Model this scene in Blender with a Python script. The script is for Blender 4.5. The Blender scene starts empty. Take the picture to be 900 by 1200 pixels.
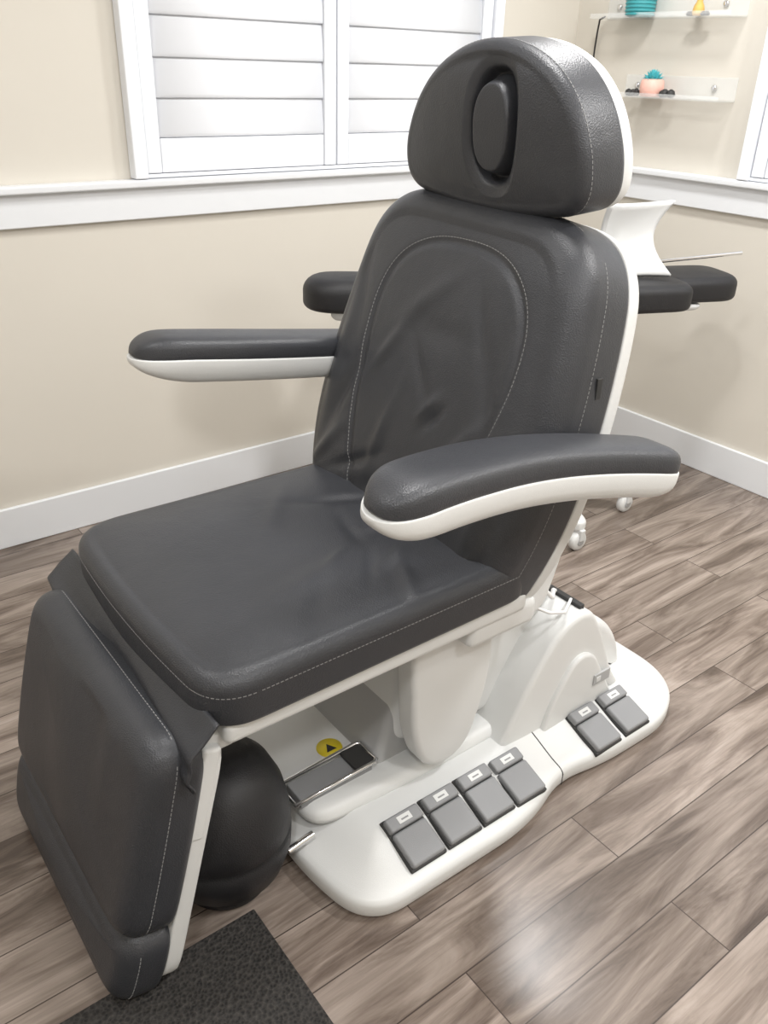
import bpy, bmesh, math, random, bisect
import numpy as np
from mathutils import Vector, Matrix
from mathutils.bvhtree import BVHTree
random.seed(3)
scene = bpy.context.scene
scene.view_settings.view_transform = 'Standard'
COL = scene.collection

# ---------------------------------------------------------------- materials
def newmat(name):
    m = bpy.data.materials.new(name); m.use_nodes = True
    nt = m.node_tree; b = nt.nodes['Principled BSDF']
    return m, nt, b
def simple(name, col, rough=0.5, metal=0.0, bump=0.0, bscale=200.0, var=0.0, coat=0.0, spec=0.5):
    m, nt, b = newmat(name)
    b.inputs['Base Color'].default_value = (*col, 1)
    b.inputs['Roughness'].default_value = rough
    b.inputs['Metallic'].default_value = metal
    b.inputs['Specular IOR Level'].default_value = spec
    if coat: b.inputs['Coat Weight'].default_value = coat
    tc = nt.nodes.new('ShaderNodeTexCoord')
    n = nt.nodes.new('ShaderNodeTexNoise'); n.inputs['Scale'].default_value = bscale
    nt.links.new(tc.outputs['Object'], n.inputs['Vector'])
    if bump:
        bp = nt.nodes.new('ShaderNodeBump'); bp.inputs['Strength'].default_value = bump
        bp.inputs['Distance'].default_value = 0.002
        nt.links.new(n.outputs['Fac'], bp.inputs['Height'])
        nt.links.new(bp.outputs['Normal'], b.inputs['Normal'])
    if var:
        n2 = nt.nodes.new('ShaderNodeTexNoise'); n2.inputs['Scale'].default_value = 2.0
        nt.links.new(tc.outputs['Object'], n2.inputs['Vector'])
        mx = nt.nodes.new('ShaderNodeMixRGB')
        mx.inputs[1].default_value = (*[c*(1-var) for c in col], 1)
        mx.inputs[2].default_value = (*[min(1, c*(1+var)) for c in col], 1)
        nt.links.new(n2.outputs['Fac'], mx.inputs[0])
        nt.links.new(mx.outputs[0], b.inputs['Base Color'])
    return m
def leather(name, col, rough=0.42):
    m, nt, b = newmat(name)
    b.inputs['Roughness'].default_value = rough
    b.inputs['Specular IOR Level'].default_value = 0.5
    tc = nt.nodes.new('ShaderNodeTexCoord')
    v = nt.nodes.new('ShaderNodeTexVoronoi'); v.inputs['Scale'].default_value = 380
    v.feature = 'F1'
    n = nt.nodes.new('ShaderNodeTexNoise'); n.inputs['Scale'].default_value = 9; n.inputs['Detail'].default_value = 3
    nt.links.new(tc.outputs['Object'], v.inputs['Vector']); nt.links.new(tc.outputs['Object'], n.inputs['Vector'])
    b1 = nt.nodes.new('ShaderNodeBump'); b1.inputs['Strength'].default_value = 0.5; b1.inputs['Distance'].default_value = 0.0008
    b2 = nt.nodes.new('ShaderNodeBump'); b2.inputs['Strength'].default_value = 0.35; b2.inputs['Distance'].default_value = 0.008
    nt.links.new(v.outputs['Distance'], b1.inputs['Height'])
    nt.links.new(n.outputs['Fac'], b2.inputs['Height'])
    nt.links.new(b2.outputs['Normal'], b1.inputs['Normal'])
    nt.links.new(b1.outputs['Normal'], b.inputs['Normal'])
    mx = nt.nodes.new('ShaderNodeMixRGB')
    mx.inputs[1].default_value = (*[c*0.9 for c in col], 1); mx.inputs[2].default_value = (*[c*1.12 for c in col], 1)
    nt.links.new(n.outputs['Fac'], mx.inputs[0]); nt.links.new(mx.outputs[0], b.inputs['Base Color'])
    return m
M_LEA = leather('charcoal_vinyl', (0.038, 0.040, 0.046), 0.40)
M_BLK = leather('black_vinyl', (0.012, 0.012, 0.014), 0.5)
M_STI = simple('stitch_thread', (0.27, 0.27, 0.27), 0.8)
M_WHT = simple('white_plastic', (0.71, 0.72, 0.715), 0.36, bump=0.15, bscale=700)
M_WHS = simple('white_frame', (0.66, 0.67, 0.67), 0.45)
M_GRY = simple('pedal_grey', (0.25, 0.255, 0.265), 0.45, bump=0.3, bscale=900)
M_LGR = simple('light_grey', (0.42, 0.425, 0.43), 0.5)
M_DRK = simple('dark_gap', (0.03, 0.03, 0.03), 0.6)
M_CHR = simple('chrome', (0.75, 0.75, 0.76), 0.15, metal=1)
M_TRM = simple('trim_paint', (0.79, 0.81, 0.835), 0.4, var=0.02)
M_SHU = simple('shutter_paint', (0.85, 0.875, 0.92), 0.4)
M_WAL = simple('beige_wall_paint', (0.675, 0.640, 0.570), 0.75, bump=0.35, bscale=14, var=0.02)
M_CEI = simple('ceiling_paint', (0.86, 0.86, 0.86), 0.8)
M_YEL = simple('yellow_label', (0.85, 0.68, 0.03), 0.5)
M_TEA = simple('teal_ceramic', (0.05, 0.33, 0.36), 0.5)
M_TEB = simple('teal_succulent', (0.08, 0.45, 0.50), 0.5)
M_PNK = simple('pink_glaze', (0.85, 0.50, 0.42), 0.5)
M_YLW = simple('ochre', (0.7, 0.45, 0.12), 0.6)
M_CAB = simple('white_cable', (0.85, 0.85, 0.85), 0.4)
def acrylic():
    m, nt, b = newmat('clear_acrylic')
    b.inputs['Base Color'].default_value = (0.95, 0.97, 0.97, 1)
    b.inputs['Roughness'].default_value = 0.03
    b.inputs['Alpha'].default_value = 0.22
    return m
M_ACR = acrylic()
def emis(name, s):
    m, nt, b = newmat(name)
    b.inputs['Emission Color'].default_value = (1, 0.97, 0.92, 1); b.inputs['Emission Strength'].default_value = s
    return m
M_EMI = emis('lamp_lens', 4)
def matmat():
    m, nt, b = newmat('mat_fibre')
    b.inputs['Roughness'].default_value = 0.9
    tc = nt.nodes.new('ShaderNodeTexCoord')
    v = nt.nodes.new('ShaderNodeTexVoronoi'); v.inputs['Scale'].default_value = 140
    nt.links.new(tc.outputs['Object'], v.inputs['Vector'])
    r = nt.nodes.new('ShaderNodeValToRGB')
    r.color_ramp.elements[0].color = (0.005, 0.005, 0.005, 1); r.color_ramp.elements[1].color = (0.055, 0.05, 0.046, 1)
    nt.links.new(v.outputs['Distance'], r.inputs[0]); nt.links.new(r.outputs[0], b.inputs['Base Color'])
    bp = nt.nodes.new('ShaderNodeBump'); bp.inputs['Distance'].default_value = 0.005
    nt.links.new(v.outputs['Distance'], bp.inputs['Height']); nt.links.new(bp.outputs['Normal'], b.inputs['Normal'])
    return m
M_MAT = matmat()
def floormat():
    m, nt, b = newmat('wood_plank_floor')
    L = nt.links.new; N = nt.nodes.new
    tc = N('ShaderNodeTexCoord')
    br = N('ShaderNodeTexBrick')
    br.offset = 0.37; br.inputs['Scale'].default_value = 1.0
    br.inputs['Brick Width'].default_value = 1.2; br.inputs['Row Height'].default_value = 0.135
    br.inputs['Mortar Size'].default_value = 0.0014; br.inputs['Mortar Smooth'].default_value = 0.1
    br.inputs['Color1'].default_value = (0, 0, 0, 1); br.inputs['Color2'].default_value = (1, 1, 1, 1)
    br.inputs['Mortar'].default_value = (0.5, 0.5, 0.5, 1)
    L(tc.outputs['Object'], br.inputs['Vector'])
    sc = N('ShaderNodeVectorMath'); sc.operation = 'MULTIPLY_ADD'
    L(br.outputs['Color'], sc.inputs[0]); sc.inputs[1].default_value = (7, 3, 5); L(tc.outputs['Object'], sc.inputs[2])
    mp = N('ShaderNodeMapping'); mp.inputs['Scale'].default_value = (1.5, 9, 1)
    L(sc.outputs[0], mp.inputs['Vector'])
    n1 = N('ShaderNodeTexNoise'); n1.inputs['Scale'].default_value = 1.4; n1.inputs['Detail'].default_value = 7
    n1.inputs['Distortion'].default_value = 1.2; n1.inputs['Roughness'].default_value = 0.6
    L(mp.outputs[0], n1.inputs['Vector'])
    mp2 = N('ShaderNodeMapping'); mp2.inputs['Scale'].default_value = (4, 100, 1)
    L(sc.outputs[0], mp2.inputs['Vector'])
    n2 = N('ShaderNodeTexNoise'); n2.inputs['Scale'].default_value = 1.5; n2.inputs['Detail'].default_value = 3
    n2.inputs['Distortion'].default_value = 0.5
    L(mp2.outputs[0], n2.inputs['Vector'])
    r = N('ShaderNodeValToRGB'); cr = r.color_ramp
    cr.elements[0].position = 0.30; cr.elements[0].color = (0.10, 0.073, 0.058, 1)
    cr.elements[1].position = 0.70; cr.elements[1].color = (0.47, 0.40, 0.35, 1)
    e = cr.elements.new(0.43); e.color = (0.215, 0.170, 0.142, 1)
    e = cr.elements.new(0.54); e.color = (0.33, 0.272, 0.233, 1)
    L(n1.outputs['Fac'], r.inputs[0])
    m1 = N('ShaderNodeMixRGB'); m1.blend_type = 'MULTIPLY'; m1.inputs[0].default_value = 0.45
    L(r.outputs[0], m1.inputs[1])
    r2 = N('ShaderNodeValToRGB'); r2.color_ramp.elements[0].position = 0.3; r2.color_ramp.elements[0].color = (0.55, 0.52, 0.5, 1)
    r2.color_ramp.elements[1].position = 0.6; r2.color_ramp.elements[1].color = (1, 1, 1, 1)
    L(n2.outputs['Fac'], r2.inputs[0]); L(r2.outputs[0], m1.inputs[2])
    m2 = N('ShaderNodeMixRGB'); m2.blend_type = 'MULTIPLY'; m2.inputs[0].default_value = 1
    r3 = N('ShaderNodeValToRGB'); r3.color_ramp.elements[0].color = (0.68, 0.67, 0.66, 1); r3.color_ramp.elements[1].color = (1.0, 1.0, 1.0, 1)
    L(br.outputs['Color'], r3.inputs[0]); L(m1.outputs[0], m2.inputs[1]); L(r3.outputs[0], m2.inputs[2])
    m3 = N('ShaderNodeMixRGB'); L(br.outputs['Fac'], m3.inputs[0]); L(m2.outputs[0], m3.inputs[1]); m3.inputs[2].default_value = (0.06, 0.045, 0.037, 1)
    L(m3.outputs[0], b.inputs['Base Color'])
    b.inputs['Roughness'].default_value = 0.25
    bp = N('ShaderNodeBump'); bp.inputs['Strength'].default_value = 0.15; bp.inputs['Distance'].default_value = 0.002
    L(n1.outputs['Fac'], bp.inputs['Height']); L(bp.outputs['Normal'], b.inputs['Normal'])
    return m
M_FLO = floormat()

# ---------------------------------------------------------------- helpers
def empty(name, loc=(0, 0, 0)):
    e = bpy.data.objects.new(name, None); e.location = loc; COL.objects.link(e); return e
def mk(name, verts, faces, mat, parent=None, smooth=True):
    me = bpy.data.meshes.new(name)
    me.from_pydata([tuple(map(float, v)) for v in verts], [], faces); me.update()
    bm = bmesh.new(); bm.from_mesh(me); bmesh.ops.recalc_face_normals(bm, faces=bm.faces); bm.to_mesh(me); bm.free()
    if smooth:
        for p in me.polygons: p.use_smooth = True
    me.materials.append(mat)
    o = bpy.data.objects.new(name, me); COL.objects.link(o)
    if parent is not None:
        o.parent = parent; o.matrix_parent_inverse = Matrix.Translation(-Vector(parent.location))
    return o
def frame(o, u, v, n):
    u, v, n = Vector(u).normalized(), Vector(v).normalized(), Vector(n).normalized()
    return Matrix(((u.x, v.x, n.x, o[0]), (u.y, v.y, n.y, o[1]), (u.z, v.z, n.z, o[2]), (0, 0, 0, 1)))
def resample(A, n):
    d = np.linalg.norm(np.roll(A, -1, 0)-A, axis=1); A = A[d > 1e-7]
    d = np.linalg.norm(np.roll(A, -1, 0)-A, axis=1); cs = np.concatenate([[0], np.cumsum(d)])
    T = np.linspace(0, cs[-1], n, endpoint=False); B = np.vstack([A, A[:1]])
    return np.stack([np.interp(T, cs, B[:, 0]), np.interp(T, cs, B[:, 1])], 1)
def rpoly(pts, rad, n=160):
    P = [Vector((p[0], p[1])) for p in pts]; k = len(P)
    if not isinstance(rad, (list, tuple)): rad = [rad]*k
    out = []
    for i in range(k):
        a, b, c = P[i-1], P[i], P[(i+1) % k]
        d = min(rad[i], 0.5*(b-a).length, 0.5*(c-b).length)
        s = b+(a-b).normalized()*d; e = b+(c-b).normalized()*d
        for j in range(13):
            t = j/12; out.append(s*(1-t)**2+(b*.86+(s+e)*.07)*2*t*(1-t)+e*t*t)
    R = resample(np.array([[p.x, p.y] for p in out]), n)
    for _ in range(3): R = R*.5+.25*(np.roll(R, 1, 0)+np.roll(R, -1, 0))
    ar = 0.5*np.sum(R[:, 0]*np.roll(R[:, 1], -1)-np.roll(R[:, 0], -1)*R[:, 1])
    if ar < 0: R = R[::-1]
    return R
def insets(R, vals):
    out = {}; cur = R.copy(); last = 0.0
    for v in sorted(set(vals)):
        while v-last > 1e-9:
            st = min(.003, v-last)
            tan = np.roll(cur, -1, 0)-np.roll(cur, 1, 0); tan /= np.maximum(np.linalg.norm(tan, axis=1), 1e-9)[:, None]
            cur = cur-np.stack([tan[:, 1], -tan[:, 0]], 1)*st
            k = .45*min(1, st/.003)
            for _ in range(2): cur = cur*(1-k)+k*.5*(np.roll(cur, 1, 0)+np.roll(cur, -1, 0))
            last += st
        out[v] = cur.copy()
    return out
def rp(th, rb, rf, k=6):
    out = []
    for i in range(k+1):
        a = math.pi/2*i/k; out.append((rb*(1-math.sin(a)), rb*(1-math.cos(a))))
    for i in range(k+1):
        a = math.pi/2*i/k; out.append((rf*(1-math.cos(a)), th-rf+rf*math.sin(a)))
    return out
def pillow(name, outl, prof, M, mat, parent=None, crown=0.0, Fn=None, inner=8, warp=None, cpow=2.0):
    R = np.array(outl); n = len(R)
    prof = [(round(max(a, 0), 6), b) for a, b in prof]
    tab = insets(R, [a for a, b in prof])
    V = []
    for ins, h in prof: V.append(np.column_stack([tab[ins], np.full(n, h)]))
    last = V[-1]; c = (last[:, :2].max(0)+last[:, :2].min(0))/2; hl = prof[-1][1]
    for i in range(1, inner):
        s = 1-i/inner
        p = c+(last[:, :2]-c)*s
        V.append(np.column_stack([p, np.full(n, hl+crown*(1-s**cpow))]))
    ctop = np.array([[c[0], c[1], hl+crown]])
    c0 = np.array([[V[0][:, 0].mean(), V[0][:, 1].mean(), prof[0][1]]])
    nr = len(V); A = np.vstack(V+[c0, ctop])
    if Fn is not None:
        k0 = (len(prof)-1)*n
        w = np.zeros(len(A)); w[k0:] = 1; w[-2] = 0
        A[:, 2] += w*Fn(A[:, 0], A[:, 1])
    if warp is not None: A = warp(A)
    F = []
    for r in range(nr-1):
        for j in range(n):
            j2 = (j+1) % n
            F.append((r*n+j, r*n+j2, (r+1)*n+j2, (r+1)*n+j))
    b0 = nr*n
    for j in range(n):
        j2 = (j+1) % n
        F.append((b0, j2, j)); F.append((b0+1, (nr-1)*n+j, (nr-1)*n+j2))
    Mn = np.array(M); W = A@Mn[:3, :3].T+Mn[:3, 3]
    return mk(name, W, F, mat, parent)
def bvh(*objs):
    vs = []; fs = []
    for o in objs:
        k = len(vs); vs += [v.co.copy() for v in o.data.vertices]
        fs += [tuple(i+k for i in p.vertices) for p in o.data.polygons]
    return BVHTree.FromPolygons(vs, fs)
def cast(tree, pts, d):
    out = []
    d = Vector(d).normalized()
    for p in pts:
        h = tree.ray_cast(Vector(p), d)
        if h[0] is not None:
            nn = h[1]
            if nn.dot(d) > 0: nn = -nn
            out.append((h[0], nn))
    return out
def stitches(name, hits, parent, mat=None, step=0.0085, ln=0.0055, w=0.0007, lift=0.0006):
    if len(hits) < 2: return
    P = [h[0] for h in hits]; Nn = [h[1] for h in hits]
    vs = []; fs = []
    cs = [0]
    for i in range(1, len(P)): cs.append(cs[-1]+(P[i]-P[i-1]).length)
    def at(s):
        i = min(max(bisect.bisect(cs, s)-1, 0), len(P)-2); t = (s-cs[i])/max(cs[i+1]-cs[i], 1e-9)
        return P[i].lerp(P[i+1], t), Nn[i].lerp(Nn[i+1], t).normalized()
    s = 0
    while s+ln < cs[-1]:
        a, na = at(s); b, nb = at(s+ln); t = (b-a).normalized(); sd = t.cross(na).normalized()*w
        k = len(vs)
        for q, nq in ((a, na), (b, nb)):
            vs += [q+sd-nq*0.001, q+sd+nq*lift, q-sd+nq*lift, q-sd-nq*0.001]
        fs += [(k, k+1, k+5, k+4), (k+1, k+2, k+6, k+5), (k+2, k+3, k+7, k+6), (k, k+3, k+2, k+1), (k+4, k+5, k+6, k+7)]
        s += step
    return mk(name, vs, fs, mat or M_STI, parent, smooth=False)
def tube(name, pts, r, mat, parent=None, cyc=False, smooth=True):
    cu = bpy.data.curves.new(name, 'CURVE'); cu.dimensions = '3D'; cu.bevel_depth = r; cu.bevel_resolution = 3
    if smooth:
        sp = cu.splines.new('NURBS'); sp.order_u = 3; sp.use_endpoint_u = not cyc
    else: sp = cu.splines.new('POLY')
    sp.points.add(len(pts)-1)
    for i, p in enumerate(pts): sp.points[i].co = (p[0], p[1], p[2], 1)
    sp.use_cyclic_u = cyc; cu.use_fill_caps = True
    cu.materials.append(mat)
    o = bpy.data.objects.new(name, cu); COL.objects.link(o)
    if parent is not None:
        o.parent = parent; o.matrix_parent_inverse = Matrix.Translation(-Vector(parent.location))
    return o
def box(name, lo, hi, mat, parent=None, bev=0.0, rot=None, seg=3):
    lo, hi = Vector(lo), Vector(hi); c = (lo+hi)/2; d = hi-lo
    bm = bmesh.new(); bmesh.ops.create_cube(bm, size=1)
    for v in bm.verts: v.co = Vector((v.co.x*d.x, v.co.y*d.y, v.co.z*d.z))
    if bev: bmesh.ops.bevel(bm, geom=list(bm.edges), offset=min(bev, .49*min(d)), segments=seg, profile=0.5, affect='EDGES')
    R = rot if rot is not None else Matrix.Identity(3)
    for v in bm.verts: v.co = R@v.co+c
    vs = [v.co.copy() for v in bm.verts]; bm.verts.index_update(); fs = [tuple(v.index for v in f.verts) for f in bm.faces]; bm.free()
    o = mk(name, vs, fs, mat, parent, smooth=False)
    if bev:
        for p in o.data.polygons: p.use_smooth = True
        md = o.modifiers.new('wn', 'WEIGHTED_NORMAL'); md.keep_sharp = False
    return o
def rev(name, prof, c, mat, parent=None, seg=40, axis='Z'):
    vs = []; fs = []
    for r, z in prof:
        for j in range(seg):
            a = 2*math.pi*j/seg; x, y = r*math.cos(a), r*math.sin(a)
            if axis == 'Z': p = (c[0]+x, c[1]+y, c[2]+z)
            elif axis == 'Y': p = (c[0]+x, c[1]+z, c[2]+y)
            else: p = (c[0]+z, c[1]+x, c[2]+y)
            vs.append(p)
    for i in range(len(prof)-1):
        for j in range(seg):
            j2 = (j+1) % seg; fs.append((i*seg+j, i*seg+j2, (i+1)*seg+j2, (i+1)*seg+j))
    fs.append(tuple(range(seg))); fs.append(tuple((len(prof)-1)*seg+j for j in range(seg)))
    return mk(name, vs, fs, mat, parent)

# ---------------------------------------------------------------- room
YB, XR = 2.76, 3.10
XL, YF, ZC = -1.6, -1.4, 2.62
def plainbox(name, lo, hi, mat): return box(name, lo, hi, mat)
plainbox('floor', (XL-.1, YF-.1, -.1), (XR+.1, YB+.1, 0), M_FLO)
plainbox('wall_back', (XL-.1, YB, 0), (XR+.1, YB+.1, ZC), M_WAL)
plainbox('wall_right', (XR, YF, 0), (XR+.1, YB, ZC), M_WAL)
plainbox('wall_left', (XL-.1, YF, 0), (XL, YB, ZC), M_WAL)
plainbox('wall_front', (XL-.1, YF-.1, 0), (XR+.1, YF, ZC), M_WAL)
plainbox('ceiling', (XL-.1, YF-.1, ZC), (XR+.1, YB+.1, ZC+.1), M_CEI)
box('baseboard_back', (XL, YB-.016, 0), (XR, YB, .142), M_TRM, bev=.004)
box('baseboard_right', (XR-.016, YF, 0), (XR, YB-.016, .142), M_TRM, bev=.004)
t1 = empty('trim_1', (1, YB, 1.1))
box('ledge', (XL, YB-.045, 1.132), (XR, YB, 1.156), M_TRM, t1, bev=.006)
box('apron', (XL, YB-.02, 1.035), (XR, YB, 1.132), M_TRM, t1, bev=.004)
t2 = empty('trim_2', (XR, 1, 1.1))
box('ledge', (XR-.045, YF, 1.132), (XR, YB-.045, 1.156), M_TRM, t2, bev=.006)
box('apron', (XR-.02, YF, 1.035), (XR, YB-.02, 1.132), M_TRM, t2, bev=.004)

def shutter_window(name, org, du, width, z0, z1, dn):
    W = empty(name, org)
    o = Vector(org); du = Vector(du); dn = Vector(dn)
    def bx(nm, a0, a1, d0, d1, zz0, zz1, mat=M_SHU, bev=.004):
        p = o+du*a0+dn*d0; q = o+du*a1+dn*d1
        lo = (min(p.x, q.x), min(p.y, q.y), zz0); hi = (max(p.x, q.x), max(p.y, q.y), zz1)
        return box(nm, lo, hi, mat, W, bev=bev)
    bx('casing_l', 0, .045, 0, .045, z0, z1); bx('casing_r', width-.045, width, 0, .045, z0, z1)
    bx('casing_top', .045, width-.045, 0, .045, z1-.06, z1); bx('casing_bottom', .045, width-.045, 0, .03, z0, z0+.012)
    half = width/2
    for k, (a, b) in enumerate(((.049, half-.003), (half+.003, width-.049))):
        bx(f'stile_{k}a', a, a+.048, .006, .032, z0+.014, z1-.062); bx(f'stile_{k}b', b-.048, b, .006, .032, z0+.014, z1-.062)
        bx(f'rail_{k}', a+.05, b-.05, .008, .028, z0+.014, z0+.115); bx(f'toprail_{k}', a+.05, b-.05, .008, .028, z1-.16, z1-.062)
        z = z0+.118; i = 0
        while z+.11 < z1-.155:
            vs = []; fs = []; seg = 16; th = math.radians(4.2)
            for a_ in (a+.050, b-.050):
                for j in range(seg):
                    t = 2*math.pi*j/seg; ct, st_ = math.cos(t), math.sin(t)
                    hh = math.copysign(abs(ct)**.7, ct)*.0585; dd = math.copysign(abs(st_)**.6, st_)*.0045
                    zc = z+.057+hh*math.cos(th)-dd*math.sin(th); dc = .018-hh*math.sin(th)+dd*math.cos(th)
                    p = o+du*a_+dn*dc; vs.append((p.x, p.y, zc))
            for j in range(seg): fs.append((j, (j+1) % seg, seg+(j+1) % seg, seg+j))
            fs.append(tuple(range(seg))); fs.append(tuple(range(seg, 2*seg)))
            mk(f'louver_{k}_{i}', vs, fs, M_SHU, W); z += .1125; i += 1
    bx('backing', .045, width-.045, .0, .004, z0, z1)
    return W
shutter_window('window_1', (1.095, YB, 0), (1, 0, 0), 1.54, 1.158, 2.36, (0, -1, 0))
shutter_window('window_2', (XR, 1.865, 0), (0, -1, 0), 1.3, 1.158, 2.36, (-1, 0, 0))

def downlight(x, y, p):
    L = empty('ceiling_light', (x, y, ZC))
    rev('trim_ring', [(.075, -.001), (.095, -.001), (.095, -.008), (.078, -.012), (.075, -.006)], (x, y, ZC), M_TRM, L)
    rev('lens', [(.074, -.002), (.074, -.005)], (x, y, ZC), M_EMI, L)
    ld = bpy.data.lights.new('downlight', 'AREA'); ld.shape = 'DISK'; ld.size = .28; ld.energy = p; ld.color = (1, .99, .98)
    lo = bpy.data.objects.new('lamp', ld); COL.objects.link(lo); lo.location = (x, y, ZC-.03)
    lo.parent = L; lo.matrix_parent_inverse = Matrix.Translation(-Vector(L.location))
for (x, y, p) in [(-.3, 1.6, 15), (2.3, 1.7, 20), (1.2, 1.2, 20), (-.4, -.2, 20), (2.3, .1, 38), (1.0, -.6, 22)]:
    downlight(x, y, p)

# ---------------------------------------------------------------- main chair
YC = 1.25
CH = empty('treatment_chair', (1.1, YC, 0))
seat_o = rpoly([(.412, YC-.312), (1.12, YC-.305), (1.12, YC+.315), (.412, YC+.328), (.390, YC)], [.075, .04, .04, .085, .3], 260)
def seatF(x, y):
    yy = y-YC
    f = -.012*np.exp(-((x-.80)/.22)**2-(yy/.2)**2)
    f += -.012*np.clip((.48-x)/.08, 0, 1)**2
    for (cx, cy, ang, l, w, a) in [(.93, 1.12, .5, .09, .014, .008), (.86, 1.03, 1.1, .08, .014, .007), (.95, 1.35, -.4, .1, .017, -.008), (.72, 1.12, .3, .12, .03, .005), (.88, 1.24, 1.3, .06, .014, -.006),
                                   (.96, 1.22, .1, .05, .012, .007), (.80, 1.40, .9, .10, .02, .005), (.68, 1.05, .8, .1, .02, -.004), (.78, 1.15, .6, .05, .012, .005), (.83, 1.10, .9, .05, .01, -.006)]:
        dx, dy = x-cx, y-cy; p = dx*math.cos(ang)+dy*math.sin(ang); q = -dx*math.sin(ang)+dy*math.cos(ang)
        f += a*np.exp(-(p/l)**2-(q/w)**2)
    return f
seat = pillow('seat', seat_o, rp(.098, .012, .030), frame((0, 0, .556), (1, 0, 0), (0, 1, 0), (0, 0, 1)), M_LEA, CH, crown=.012, Fn=seatF, inner=50, cpow=3)
T = bvh(seat)
hseam = .618
stitches('stitch_seat_side', cast(T, [(x, YC-.6, hseam) for x in np.linspace(.50, 1.10, 120)], (0, 1, 0)), CH)
stitches('stitch_seat_front', cast(T, [(-.2, y, hseam) for y in np.linspace(YC-.27, YC+.27, 100)], (1, 0, 0)), CH)
h = []
for a in np.linspace(0, math.pi/2, 20):
    d = Vector((math.sin(a), math.cos(a), 0)); pc = Vector((.49, YC-.235, hseam)); h += cast(T, [pc-d*.4], d)
stitches('stitch_seat_corner', h, CH)
box('seat_frame', (.44, YC-.294, .512), (1.13, YC+.294, .560), M_WHT, CH, bev=.015)
box('seat_hinge_near', (.98, YC-.288, .465), (1.17, YC-.20, .53), M_WHT, CH, bev=.018)
box('seat_hinge_far', (.98, YC+.20, .465), (1.17, YC+.285, .53), M_WHT, CH, bev=.018)
box('front_crossbar', (.40, YC-.27, .49), (.47, YC+.27, .535), M_WHS, CH, bev=.01)

# backrest
s, c = math.sin(math.radians(16)), math.cos(math.radians(16))
TH = .18
bn = Vector((-c, 0, s)); bv = Vector((s, 0, c)); bu = Vector((0, -1, 0))
of = Vector((.955, YC, .55))
def bp_(u, v, hh): return of+bu*u+bv*v+bn*(hh-TH)
BM = frame(of-bn*TH, bu, bv, bn)
B0 = [(-.325, 0), (-.388, .17), (-.392, .33), (-.368, .52), (-.315, .775), (.278, .760), (.325, .52), (.335, .33), (.325, .17), (.278, 0)]
BR = [.05, .2, .2, .25, .13, .13, .25, .2, .2, .05]
back_o = rpoly(B0, BR, 300)
hs = []
for t in np.linspace(0, 1, 160):
    if t < .3:
        q = t/.3; hs.append((-.15-.065*math.sin(q*math.pi/2), .06+.42*q))
    elif t < .7:
        a = math.pi-math.pi*(t-.3)/.4; hs.append((.215*np.sign(math.cos(a))*abs(math.cos(a))**.78, .48+.195*math.sin(a)**.82))
    else:
        q = 1-(t-.7)/.3; hs.append((.10+.115*math.sin(q*math.pi/2), .12+.36*q))
HS = np.array(hs)
HSD = resample(np.vstack([HS, HS[::-1]]), 600)
def backF(u, v):
    f = np.zeros_like(u)
    d = np.full(len(u), 9.)
    for p in HSD: d = np.minimum(d, np.hypot(u-p[0], v-p[1]))
    f -= .0055*np.exp(-(d/.008)**2)
    uu = np.abs(u+.02)
    f += .010*np.exp(-((uu-.25)/.07)**2)*np.clip((.62-v)/.3, 0, 1)
    f -= .012*np.clip((v-.62)/.13, 0, 1)**2
    for (cx, cy, ang, l, w, a) in [(.055, .335, .9, .032, .009, -.007), (.035, .355, .9, .035, .011, .008), (-.09, .26, 1.3, .10, .016, .007), (.10, .24, .6, .07, .014, -.006),
                                   (-.25, .30, 1.2, .10, .018, -.010), (.0, .15, .2, .1, .016, -.008), (-.28, .16, .9, .09, .015, .009), (.18, .40, 1.7, .1, .02, -.007), (-.16, .17, .5, .08, .014, -.008),
                                   (.02, .5, 0, .08, .03, -.004), (-.30, .38, 1.5, .12, .02, .008), (.0, .08, .1, .15, .02, .008), (-.05, .56, .7, .1, .02, .004), (.24, .2, 1.4, .1, .02, .008), (-.13, .44, 1.0, .08, .015, .006),
                                   (.12, .52, 2.0, .08, .018, -.005), (-.02, .42, 2.2, .07, .015, -.004), (.14, .31, .9, .06, .012, .006), (.27, .48, 1.6, .12, .02, -.004), (-.28, .55, 1.8, .1, .018, -.005)]:
        dx, dy = u-cx, v-cy; p = dx*math.cos(ang)+dy*math.sin(ang); q = -dx*math.sin(ang)+dy*math.cos(ang)
        f += a*np.exp(-(p/l)**2-(q/w)**2)
    return f
back = pillow('backrest', back_o, rp(TH-.02, .02, .060, 10), BM, M_LEA, CH, crown=.02, Fn=backF, inner=70, cpow=2.2)
T = bvh(back)
hsr = [hs[0]]
for p in hs[1:146]:
    q = hsr[-1]; L_ = math.hypot(p[0]-q[0], p[1]-q[1]); k = max(1, int(L_/.006))
    for i in range(1, k+1): hsr.append((q[0]+(p[0]-q[0])*i/k, q[1]+(p[1]-q[1])*i/k))
hp = [tuple(bp_(u*1.045, (v if v < .48 else .48+(v-.48)*1.05), .4)) for u, v in hsr]
stitches('stitch_horseshoe', cast(T, hp, -bn), CH)
sp = [tuple(bp_(.6, v, TH-.100)) for v in np.linspace(.02, .71, 160)]
stitches('stitch_back_side', cast(T, sp, (0, 1, 0)), CH)
sp = [tuple(bp_(u, 1.1, TH-.080)) for u in np.linspace(-.25, .22, 120)]
stitches('stitch_back_top', cast(T, sp, -bv), CH)
shell_o = rpoly([(a*.99-.0, b+.002) for a, b in B0], BR, 200)
pillow('backrest_shell', shell_o, rp(.05, .03, .004), frame(of-bn*(TH+.045), bu, bv, bn), M_WHT, CH)
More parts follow.
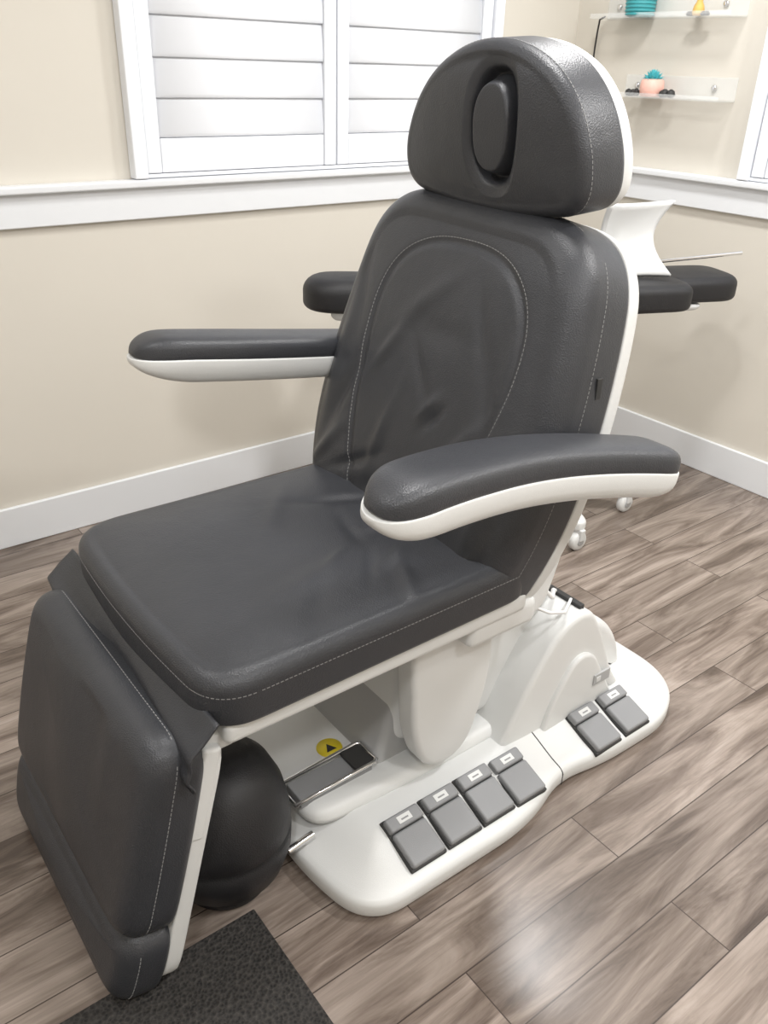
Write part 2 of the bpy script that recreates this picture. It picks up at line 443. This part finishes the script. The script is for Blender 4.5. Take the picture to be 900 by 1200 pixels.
for sg in (-1, 1):
    pillow('back_hinge_arm', rpoly([(1.10, .48), (1.20, .47), (1.30, .80), (1.24, .84), (1.15, .60)], .03, 60), rp(.03, .008, .008),
           frame((0, YC+sg*.262+.015, 0), (1, 0, 0), (0, 0, 1), (0, -1, 0)), M_WHT, CH)
ht = cast(T, [tuple(bp_(.6, .49, TH-.125))], (0, 1, 0))[0][0]
box('side_tag', (ht.x-.007, ht.y-.003, ht.z-.020), (ht.x+.007, ht.y+.006, ht.z+.020), M_DRK, CH, bev=.001)

# headrest
ha = math.radians(-4)
s2, c2 = math.sin(ha), math.cos(ha)
hn = Vector((-c2, 0, s2)); hv = Vector((s2, 0, c2)); hof = Vector((1.180, YC-.002, 1.256)); HT = .135
HM = frame(hof-hn*HT, bu, hv, hn)
H0 = [(-.15, .0), (-.243, .018), (-.262, .090), (-.215, .205), (-.09, .288), (.08, .290), (.200, .215), (.245, .095), (.236, .018), (.15, .0), (0, -.014)]
head_o = rpoly(H0, [.08, .04, .09, .12, .10, .10, .12, .08, .04, .08, .1], 260)
def headF(u, v):
    u = u-.022
    d4 = (np.abs(u/.047)**2.4+np.abs((v-.146)/.081)**2.4)**(1/2.4)
    f = -.020*np.exp(-((d4-1.08)/.10)**2)
    f += -.018*np.clip(1.50-d4, 0, .43)/.43*np.clip(d4-.9, 0, .15)/.15
    f += -.001*np.clip(1-d4, 0, 1)
    f -= .012*np.clip((v-.23)/.06, 0, 1)**2
    return f
head = pillow('headrest', head_o, rp(HT-.018, .02, .026, 8), HM, M_LEA, CH, crown=.018, Fn=headF, inner=90, cpow=2.2)
T = bvh(head)
hh = []
cen = np.array([0, .14])
for i in range(261):
    p = head_o[i % 260]; d = cen-p; d = d/np.linalg.norm(d)
    q = p-d*.2
    hh += cast(T, [hof+bu*float(q[0])+hv*float(q[1])+hn*(-.040)], bu*float(d[0])+hv*float(d[1]))
stitches('stitch_headrest', hh, CH)
pillow('headrest_shell', np.array(head_o)*[.975, .99], rp(.06, .04, .004), frame(hof-hn*(HT+.045), bu, hv, hn), M_WHT, CH, inner=4)
box('neck_bracket', (1.30, YC-.06, 1.10), (1.35, YC+.06, 1.36), M_WHS, CH, bev=.01, rot=Matrix.Rotation(math.radians(5), 3, 'Y'))

# armrests
def armrest(sg):
    al = math.radians(8.5)
    u = Vector((math.cos(al), 0, -math.sin(al))); n = Vector((math.sin(al), 0, math.cos(al))); v = Vector((0, 1, 0))
    L = .70
    org = Vector((.628, YC, .980)); nm = 'near' if sg < 0 else 'far'
    ts = 0.5-0.5*np.cos(np.linspace(0.0, math.pi, 56)); ts = np.clip(ts, .0006, .9994)
    def er(t, a, b, p):
        r = 1.0
        if t < a: r *= (1-(1-t/a)**p)**(1/p)
        if 1-t < b: r *= (1-(1-(1-t)/b)**p)**(1/p)
        return r
    def build(name, mat, w0, top, bot, grow, z0, pt, pb, ea, eb, ep):
        vs = []; m = 28
        for t in ts:
            cy = sg*(.424-.045*math.sin(math.pi*min(t/.95, 1)))
            w = (w0*(1.06-.20*abs(t-.30)))*er(t, .13, .10, 2.2)+.0005
            e = er(t, ea, eb, ep)
            arch = -.050*(t-.50)**2-.006*max(0, (.15-t)/.15)**2
            for j in range(m):
                a = 2*math.pi*j/m; ca, sa = math.cos(a), math.sin(a)
                y = math.copysign(abs(ca)**.62, ca)*w
                z = (abs(sa)**pt*top if sa >= 0 else -abs(sa)**pb*bot)*e
                vs.append(org+u*(-grow+t*(L+2*grow))+v*(cy+y)+n*(z+z0+arch))
        fs = []
        for i in range(len(ts)-1):
            for j in range(m):
                j2 = (j+1) % m; fs.append((i*m+j, i*m+j2, (i+1)*m+j2, (i+1)*m+j))
        fs.append(tuple(range(m))); fs.append(tuple((len(ts)-1)*m+j for j in range(m)))
        return mk(name+nm, vs, fs, mat, CH)
    build('arm_pad_', M_LEA, .060, .038, .014, 0, -.010, .55, .35, .09, .09, 2.0)
    build('arm_shell_', M_WHT, .0615, .006, .054, .003, -.020, .3, .55, .18, .12, 1.9)
    y1 = YC+sg*.29; y2 = YC+sg*.375
    box('arm_mount_'+nm, (1.17, min(y1, y2), .80), (1.28, max(y1, y2), .86), M_WHT, CH, bev=.02)
armrest(-1); armrest(1)

# leg rest
la = math.radians(14.7)
lv = Vector((math.sin(la), 0, math.cos(la))); ln_ = Vector((-math.cos(la), 0, math.sin(la)))
lof = Vector((.207, YC, .180)); LT = .118
def legF(u, v): return .004*np.sin(u*20+v*9)*np.exp(-(u/.2)**2)+.004*np.exp(-((u-.15)/.03)**2-((v-.3)/.1)**2)
LM = frame(lof-ln_*LT, bu, lv, ln_)
leg_o = rpoly([(-.308, -.005), (-.322, .2), (-.302, .398), (.288, .398), (.297, .2), (.292, -.005)], [.05, .1, .05, .05, .1, .05], 220)
legp = pillow('legrest_pad', leg_o, rp(LT-.008, .022, .046, 8), LM, M_LEA, CH, crown=.008, Fn=legF, inner=24)
T = bvh(legp)
stitches('stitch_legrest_side', cast(T, [tuple(lof+bu*.5+lv*v-ln_*.060) for v in np.linspace(.02, .37, 90)], (0, 1, 0)), CH)
stitches('stitch_legrest_top', cast(T, [tuple(lof+bu*u+lv*.7-ln_*.060) for u in np.linspace(-.26, .26, 120)], -lv), CH)
foot_o = rpoly([(-.300, -.160), (-.324, -.08), (-.320, .010), (.292, .010), (.294, -.08), (.277, -.160)], [.07, .06, .04, .04, .06, .07], 200)
footp = pillow('footrest_pad', foot_o, rp(LT-.022, .022, .044, 8), frame(lof-ln_*(LT-.001), bu, lv, ln_), M_LEA, CH, crown=.010, inner=14)
T = bvh(footp)
stitches('stitch_footrest_side', cast(T, [tuple(lof+bu*.5+lv*v-ln_*.055) for v in np.linspace(-.14, -.02, 40)], (0, 1, 0)), CH)
pillow('legrest_frame', rpoly([(-.283, -.135), (-.283, .39), (.283, .39), (.283, -.135)], .03, 120), rp(.036, .01, .004), frame(lof-ln_*(LT+.030), bu, lv, ln_), M_WHT, CH)
box('legrest_bracket', (.380, YC-.285, .33), (.415, YC-.26, .52), M_WHT, CH, bev=.008, rot=Matrix.Rotation(la, 3, 'Y'))
vs = []; fs = []; nu, nv_ = 90, 20
for i in range(nu+1):
    y = YC-.312+.650*i/nu
    for j in range(nv_+1):
        t = j/nv_
        x = .420-.060*math.sin(t*math.pi*.62)
        z = .590-.085*t
        x += .009*math.sin(t*7+y*9)*t+.006*math.sin(t*16+y*5)*t
        z += .007*math.sin(y*23+1)*t-.03*t*math.exp(-((y-YC+.312)/.05)**2)-.012*math.sin(i/nu*math.pi)*t
        x -= .006*math.sin(y*14)*t
        vs.append((x, y, z))
for i in range(nu):
    for j in range(nv_):
        a = i*(nv_+1)+j; fs.append((a, a+1, a+nv_+2, a+nv_+1))
fl = mk('fabric_flap', vs, fs, M_LEA, CH); md = fl.modifiers.new('s', 'SOLIDIFY'); md.thickness = .004

# base
bo = [(.622, YC-.26), (.622, YC+.26), (.66, YC+.405), (1.10, YC+.41), (1.25, YC+.355), (1.38, YC+.38), (1.64, YC+.385), (1.765, YC+.28), (1.765, YC-.28), (1.64, YC-.385), (1.38, YC-.38), (1.25, YC-.352), (1.10, YC-.41), (.66, YC-.405)]
base_o = rpoly(bo, [.12, .12, .12, .12, .06, .06, .12, .12, .12, .12, .06, .06, .12, .12], 320)
FR0 = frame((0, 0, 0), (1, 0, 0), (0, 1, 0), (0, 0, 1))
def baseF(u, v):
    d = np.full(len(u), 9.)
    for p in base_o: d = np.minimum(d, np.hypot(u-p[0], v-p[1]))
    q = np.clip((d-.018)/.115, 0, 1)
    return .043*(q*q*(3-2*q)*.35+q*.65)
base = pillow('base_plinth', base_o, [(.016, 0.001), (.004, .006), (0, .014), (0, .036), (.002, .044), (.008, .050), (.018, .054)], FR0, M_WHT, CH, inner=34, Fn=baseF)
T = bvh(base)
yn = cast(T, [(1.25, 0, .03)], (0, 1, 0))[0][0].y
hits = cast(T, [(1.25, y, .4) for y in np.linspace(yn+.002, YC-.2, 40)], (0, 0, -1))
tube('base_seam', [(1.25, yn, .008), (1.25, yn, .04)]+[tuple(hh_[0]) for hh_ in hits], .0014, M_DRK, CH, smooth=False)
sl = math.radians(19)
PR = Matrix.Rotation(sl, 3, 'X')
def pedal(x, y, k):
    zb = cast(T, [(x, y, .4)], (0, 0, -1))[0][0].z
    cpt = Vector((x, y, zb+.003))
    def pb(nm, dx, dy0, dy1, z0, z1, mat, bev):
        lo = Vector((-dx, dy0, z0)); hi = Vector((dx, dy1, z1)); cc = (lo+hi)/2; d = (hi-lo)/2
        w = cpt+PR@cc
        return box(nm, tuple(w-d), tuple(w+d), mat, CH, bev=bev, rot=PR, seg=2)
    pb(f'pedal_{k}_recess', .047, -.060, .060, -.012, .002, M_DRK, .003)
    pb(f'pedal_{k}', .043, -.056, .022, -.004, .015, M_GRY, .006)
    pb(f'pedal_{k}_top', .043, .024, .056, -.004, .018, M_GRY, .005)
    pb(f'pedal_{k}_label', .017, .032, .048, .0175, .0187, M_WHS, .0005)
    pb(f'pedal_{k}_icon', .009, .037, .0405, .0185, .0191, M_GRY, .0)
for k, x in enumerate((.826, .926, 1.026, 1.126)): pedal(x, YC-.326, k+1)
for k, x in enumerate((1.400, 1.508)): pedal(x, YC-.320, k+5)
def prof_xz(name, pts, rad, y0, y1, mat, r=.02, n=140, inner=6):
    return pillow(name, rpoly(pts, rad, n), rp(y1-y0, r, r), frame((0, y1, 0), (1, 0, 0), (0, 0, 1), (0, -1, 0)), mat, CH, inner=inner)
prof_xz('rear_hump', [(1.13, .06), (1.175, .15), (1.235, .27), (1.32, .375), (1.41, .385), (1.465, .30), (1.53, .15), (1.60, .06)], [.02, .1, .1, .06, .03, .1, .1, .02], YC-.255, YC+.255, M_WHT, .014)
prof_xz('rear_hump_fender', [(1.27, .06), (1.30, .17), (1.37, .27), (1.43, .255), (1.48, .17), (1.545, .06)], [.02, .08, .07, .05, .05, .02], YC-.268, YC+.268, M_WHT, .008)
prof_xz('rear_housing', [(1.30, .06), (1.32, .30), (1.50, .30), (1.62, .20), (1.66, .06)], [.02, .05, .06, .08, .02], YC-.20, YC+.20, M_WHT, .025)
prof_xz('lift_arm', [(.90, .16), (.90, .42), (1.0, .49), (1.15, .49), (1.30, .42), (1.40, .34), (1.40, .12), (1.15, .12)], [.04, .06, .06, .06, .1, .05, .05, .1], YC-.165, YC+.165, M_WHT, .03)
for sg in (-1, 1):
    y = YC+sg*.215
    prof_xz('lift_cover', [(.87, .50), (1.09, .50), (1.10, .33), (1.04, .14), (.93, .13), (.885, .24)], [.02, .02, .08, .08, .07, .08], y-.03, y+.03, M_WHT, .014)
pillow('centre_deck', rpoly([(.66, YC-.20), (.90, YC-.215), (1.30, YC-.215), (1.30, YC+.215), (.90, YC+.215), (.66, YC+.20)], .05, 140), [(0, 0), (0, .012), (.004, .022), (.012, .029), (.022, .032)], frame((0, 0, .09), (1, 0, 0), (0, 1, 0), (0, 0, 1)), M_WHT, CH)
prof_xz('front_fairing', [(.84, .08), (.86, .14), (.90, .26), (.93, .38), (1.02, .40), (1.02, .08)], .03, YC-.15, YC+.15, M_LGR, .02)
box('top_slot', (1.385, YC-.235, .376), (1.402, YC+.20, .390), M_DRK, CH, bev=.003)
tube('power_cable', [(1.20, YC-.13, .48), (1.27, YC-.21, .47), (1.31, YC-.21, .43), (1.36, YC-.17, .41), (1.392, YC-.15, .385)], .0055, M_CAB, CH)
tube('data_cable', [(1.22, YC-.08, .48), (1.30, YC-.14, .46), (1.36, YC-.12, .42), (1.392, YC-.10, .388)], .005, M_CAB, CH)
tube('data_cable', [(1.20, YC-.16, .45), (1.27, YC-.24, .42), (1.33, YC-.235, .395), (1.392, YC-.20, .388)], .004, M_CAB, CH)
box('badge', (1.440, YC-.272, .150), (1.500, YC-.266, .182), M_LGR, CH, bev=.002)
box('badge_mark', (1.447, YC-.2735, .159), (1.463, YC-.2715, .174), M_WHS, CH, bev=.001)
tube('lever_frame', [(.645, YC-.160, .140), (.845, YC-.160, .148), (.855, YC-.155, .148), (.855, YC-.095, .148), (.845, YC-.09, .148), (.645, YC-.09, .140)], .005, M_CHR, CH, cyc=True, smooth=False)
box('lever_plate', (.66, YC-.155, .115), (.845, YC-.095, .140), M_GRY, CH, bev=.003)
box('lever_grip', (.80, YC-.158, .139), (.850, YC-.092, .150), M_DRK, CH, bev=.003)
tube('lever_rod', [(.60, YC-.20, .075), (.66, YC-.20, .085)], .008, M_CHR, CH, smooth=False)
TB = bvh(bpy.data.objects['centre_deck'])
zl = cast(TB, [(.805, YC-.045, .4)], (0, 0, -1))[0][0].z
rev('warning_label', [(.030, 0), (.030, .0012)], (.805, YC-.045, zl), M_YEL, CH)
tri = mk('warning_symbol', [(.792, YC-.056, zl+.0018), (.818, YC-.056, zl+.0018), (.805, YC-.032, zl+.0018)], [(0, 1, 2)], M_DRK, CH)

ST = empty('stool', (.495, 1.14, 0))
rev('stool_seat', [(.0, .335), (.05, .332), (.080, .318), (.104, .29), (.124, .245), (.135, .195), (.1375, .160), (.132, .153), (.138, .146), (.136, .105), (.122, .06), (.095, .035), (.07, .028)], (.497, 1.13, .0), M_BLK, ST, seg=64)
rev('stool_foot', [(.085, .0), (.09, .006), (.09, .02), (.08, .03), (.05, .035)], (.497, 1.13, .0), M_BLK, ST)

box('floor_mat', (-.35, .35, .0), (.50, 1.02, .010), M_MAT, bev=.003)

# ---------------------------------------------------------------- second chair behind
S2 = empty('treatment_chair', (2.1, 2.0, 0))
def slab(name, c, ang, L, W, th, mat, rf, crown=.006, r=.05):
    u = Vector((math.cos(ang), math.sin(ang), 0)); v = Vector((-math.sin(ang), math.cos(ang), 0))
    return pillow(name, rpoly([(-L/2, -W/2), (L/2, -W/2), (L/2, W/2), (-L/2, W/2)], r, 110), rp(th, .02, rf), frame(c, u, v, (0, 0, 1)), mat, S2, crown=crown)
A2 = math.radians(-34)
slab('arm_pad', (1.60, 2.16, .812), A2, .42, .20, .100, M_BLK, .045, r=.10)
slab('arm_frame', (1.62, 2.12, .782), A2, .32, .10, .032, M_WHS, .005, r=.02)
A2 = math.radians(-22)
slab('seat_pad', (2.12, 2.0, .80), A2, .62, .5, .09, M_BLK, .03, r=.06)
slab('seat_frame', (2.12, 2.0, .76), A2, .56, .42, .045, M_WHS, .01, r=.03)
slab('leg_pad_inner', (2.42, 1.78, .795), A2, .36, .26, .090, M_BLK, .03, r=.05)
slab('leg_pad_outer', (2.70, 1.75, .800), A2, .30, .24, .085, M_BLK, .03, r=.07)
slab('leg_frame', (2.52, 1.76, .77), A2, .34, .10, .025, M_WHS, .005, r=.01)
vs = []; fs = []
for i in range(25):
    t = i/24
    for j in range(15):
        q = j/14
        waist = 1-.16*math.sin(math.pi*q)-.12*(1-q)
        x = 2.405+(.27*(t-.5))*waist+.02*(q-.5)
        y = 1.81-.05*t
        d = .07*(1-(2*t-1)**2)
        z = .895+.225*q+.012*(2*t-1)**2*q
        vs.append((x, y-.06*(1-q)**3+d*.6+.04*math.sin(math.pi*q), z))
for i in range(24):
    for j in range(14):
        a = i*15+j; fs.append((a, a+1, a+16, a+15))
hh_ = mk('head_holder', vs, fs, M_WHS, S2); md = hh_.modifiers.new('s', 'SOLIDIFY'); md.thickness = .016
tube('holder_rod', [(2.50, 1.78, .93), (2.82, 1.64, .955)], .006, M_CHR, S2, smooth=False)
CX, CY = 2.26, 1.93
rev('column', [(.09, .08), (.09, .12), (.06, .16), (.055, .55), (.075, .56), (.075, .79)], (CX, CY, 0), M_WHT, S2)
for k in range(5):
    a = math.radians(-40+72*k)
    ex, ey = CX+.33*math.cos(a), CY+.33*math.sin(a)
    pillow('base_leg', rpoly([(0, -.045), (.35, -.028), (.35, .028), (0, .045)], .025, 60), rp(.045, .012, .015),
           frame((CX, CY, .075), (math.cos(a), math.sin(a), 0), (-math.sin(a), math.cos(a), 0), (0, 0, 1)), M_WHT, S2)
    rev('caster', [(.012, -.016), (.030, -.015), (.036, -.008), (.036, .008), (.030, .015), (.012, .016)], (ex, ey, .036), M_WHT, S2, axis='Y')
    rev('caster_hub', [(.014, -.019), (.016, -.017), (.016, .017), (.014, .019)], (ex, ey, .036), M_LGR, S2, axis='Y')
    box('caster_fork', (ex-.012, ey-.024, .04), (ex+.012, ey+.024, .085), M_WHS, S2, bev=.005)

# ---------------------------------------------------------------- shelves
def shelf(y0, y1, z, dep=.11, bh=.08):
    E = empty('wall_shelf', (XR, (y0+y1)/2, z))
    box('tray', (XR-dep, y0, z), (XR-.001, y1, z+.005), M_ACR, E, bev=.001)
    box('back_plate', (XR-.006, y0, z+.005), (XR-.001, y1, z+bh), M_ACR, E, bev=.001)
    box('front_lip', (XR-dep-.0, y0, z+.005), (XR-dep+.004, y1, z+.018), M_ACR, E, bev=.001)
    for y in (y0+.09, y1-.06): rev('screw_cap', [(.010, 0), (.010, -.006), (.006, -.008)], (XR-.006, y, z+bh*.55), M_CHR, E, axis='X')
shelf(1.96, 2.46, 1.410)
shelf(1.975, 2.60, 1.68)
def leafball(E, c, r, mat, n=34):
    vs = []; fs = []
    for i in range(n):
        ph = i*2.399; el = (i/n)*1.45
        d = Vector((math.cos(ph)*math.cos(el), math.sin(ph)*math.cos(el), math.sin(el)))
        sd = d.cross(Vector((0, 0, 1))); sd = sd.normalized() if sd.length > .01 else Vector((1, 0, 0))
        up = sd.cross(d); a = Vector(c); k = len(vs); w = r*.22
        vs += [a, a+d*r*.6+sd*w, a+d*r, a+d*r*.6-sd*w, a+d*r*.55+up*w*.6, a+d*r*.55-up*w*.6]
        fs += [(k, k+1, k+4), (k+1, k+2, k+4), (k+2, k+3, k+4), (k+3, k, k+4), (k, k+5, k+1), (k+1, k+5, k+2), (k+2, k+5, k+3), (k+3, k+5, k)]
    mk('leaves', vs, fs, mat, E, smooth=False)
P1 = empty('succulent_planter', (XR-.06, 2.29, 1.415))
rev('pot', [(.036, .0), (.042, .004), (.046, .03), (.043, .056), (.036, .062), (.030, .055)], (XR-.06, 2.29, 1.4152), M_PNK, P1)
leafball(P1, (XR-.06, 2.29, 1.468), .045, M_TEB)
for (y) in (2.37, 2.215):
    R_ = empty('black_stone_ornament', (XR-.06, y, 1.415))
    for k in range(5):
        q = Vector((XR-.06+random.uniform(-.015, .015), y+random.uniform(-.022, .022), 1.4155))
        r_ = random.uniform(.012, .018)
        rev(f'stone_{k}', [(r_*.5, 0), (r_, r_*.5), (r_*.8, r_*1.3), (r_*.2, r_*1.7)], q, M_DRK, R_, seg=8)
P2 = empty('woven_planter', (XR-.06, 2.40, 1.685))
rev('pot', [(.045, 0), (.052, .01), (.055, .04), (.056, .08), (.050, .085), (.047, .08)], (XR-.06, 2.40, 1.6852), M_TEA, P2)
for k in range(6):
    rr = .0535+.0004*k
    tube(f'weave_{k}', [(XR-.06+rr*math.cos(a), 2.40+rr*math.sin(a), 1.693+.012*k) for a in np.linspace(0, 2*math.pi, 24, endpoint=False)], .0035, M_TEA, P2, cyc=True)
leafball(P2, (XR-.06, 2.40, 1.765), .07, M_TEB)
P3 = empty('figurine', (XR-.06, 2.14, 1.685))
rev('body', [(.018, 0), (.022, .01), (.018, .03), (.010, .045), (.014, .055), (.010, .07), (.002, .075)], (XR-.06, 2.14, 1.6852), M_YLW, P3)
rev('foot_l', [(.014, 0), (.018, .006), (.010, .014)], (XR-.06, 2.17, 1.6852), M_DRK, P3); rev('foot_r', [(.014, 0), (.018, .006), (.010, .014)], (XR-.06, 2.11, 1.6852), M_DRK, P3)
KC = empty('shelf_cable', (XR-.02, 2.62, 1.6))
tube('cord', [(XR-.08, 2.55, 1.688), (XR-.05, 2.60, 1.680), (XR-.02, 2.63, 1.64), (XR-.012, 2.64, 1.58), (XR-.012, 2.64, 1.2)], .0035, M_DRK, KC)

# ---------------------------------------------------------------- camera
cam = bpy.data.cameras.new('camera'); co = bpy.data.objects.new('camera', cam); COL.objects.link(co)
f = 990.0
cam.sensor_fit = 'HORIZONTAL'; cam.sensor_width = 27.0; cam.lens = f/900*27.0; cam.clip_start = .02
X = Vector((1450, -480, f)).normalized(); Yv = Vector((-860, -552, f)); Yv = (Yv-X*Yv.dot(X)).normalized(); U = X.cross(Yv)
right = Vector((X.x, Yv.x, U.x)); up = -Vector((X.y, Yv.y, U.y)); bk = -Vector((X.z, Yv.z, U.z))
co.matrix_world = Matrix(((right.x, up.x, bk.x, 0), (right.y, up.y, bk.y, 0), (right.z, up.z, bk.z, 1.5), (0, 0, 0, 1)))
scene.camera = co
w = bpy.data.worlds.new('world'); scene.world = w; w.use_nodes = True
w.node_tree.nodes['Background'].inputs[0].default_value = (.8, .85, 1, 1); w.node_tree.nodes['Background'].inputs[1].default_value = .3
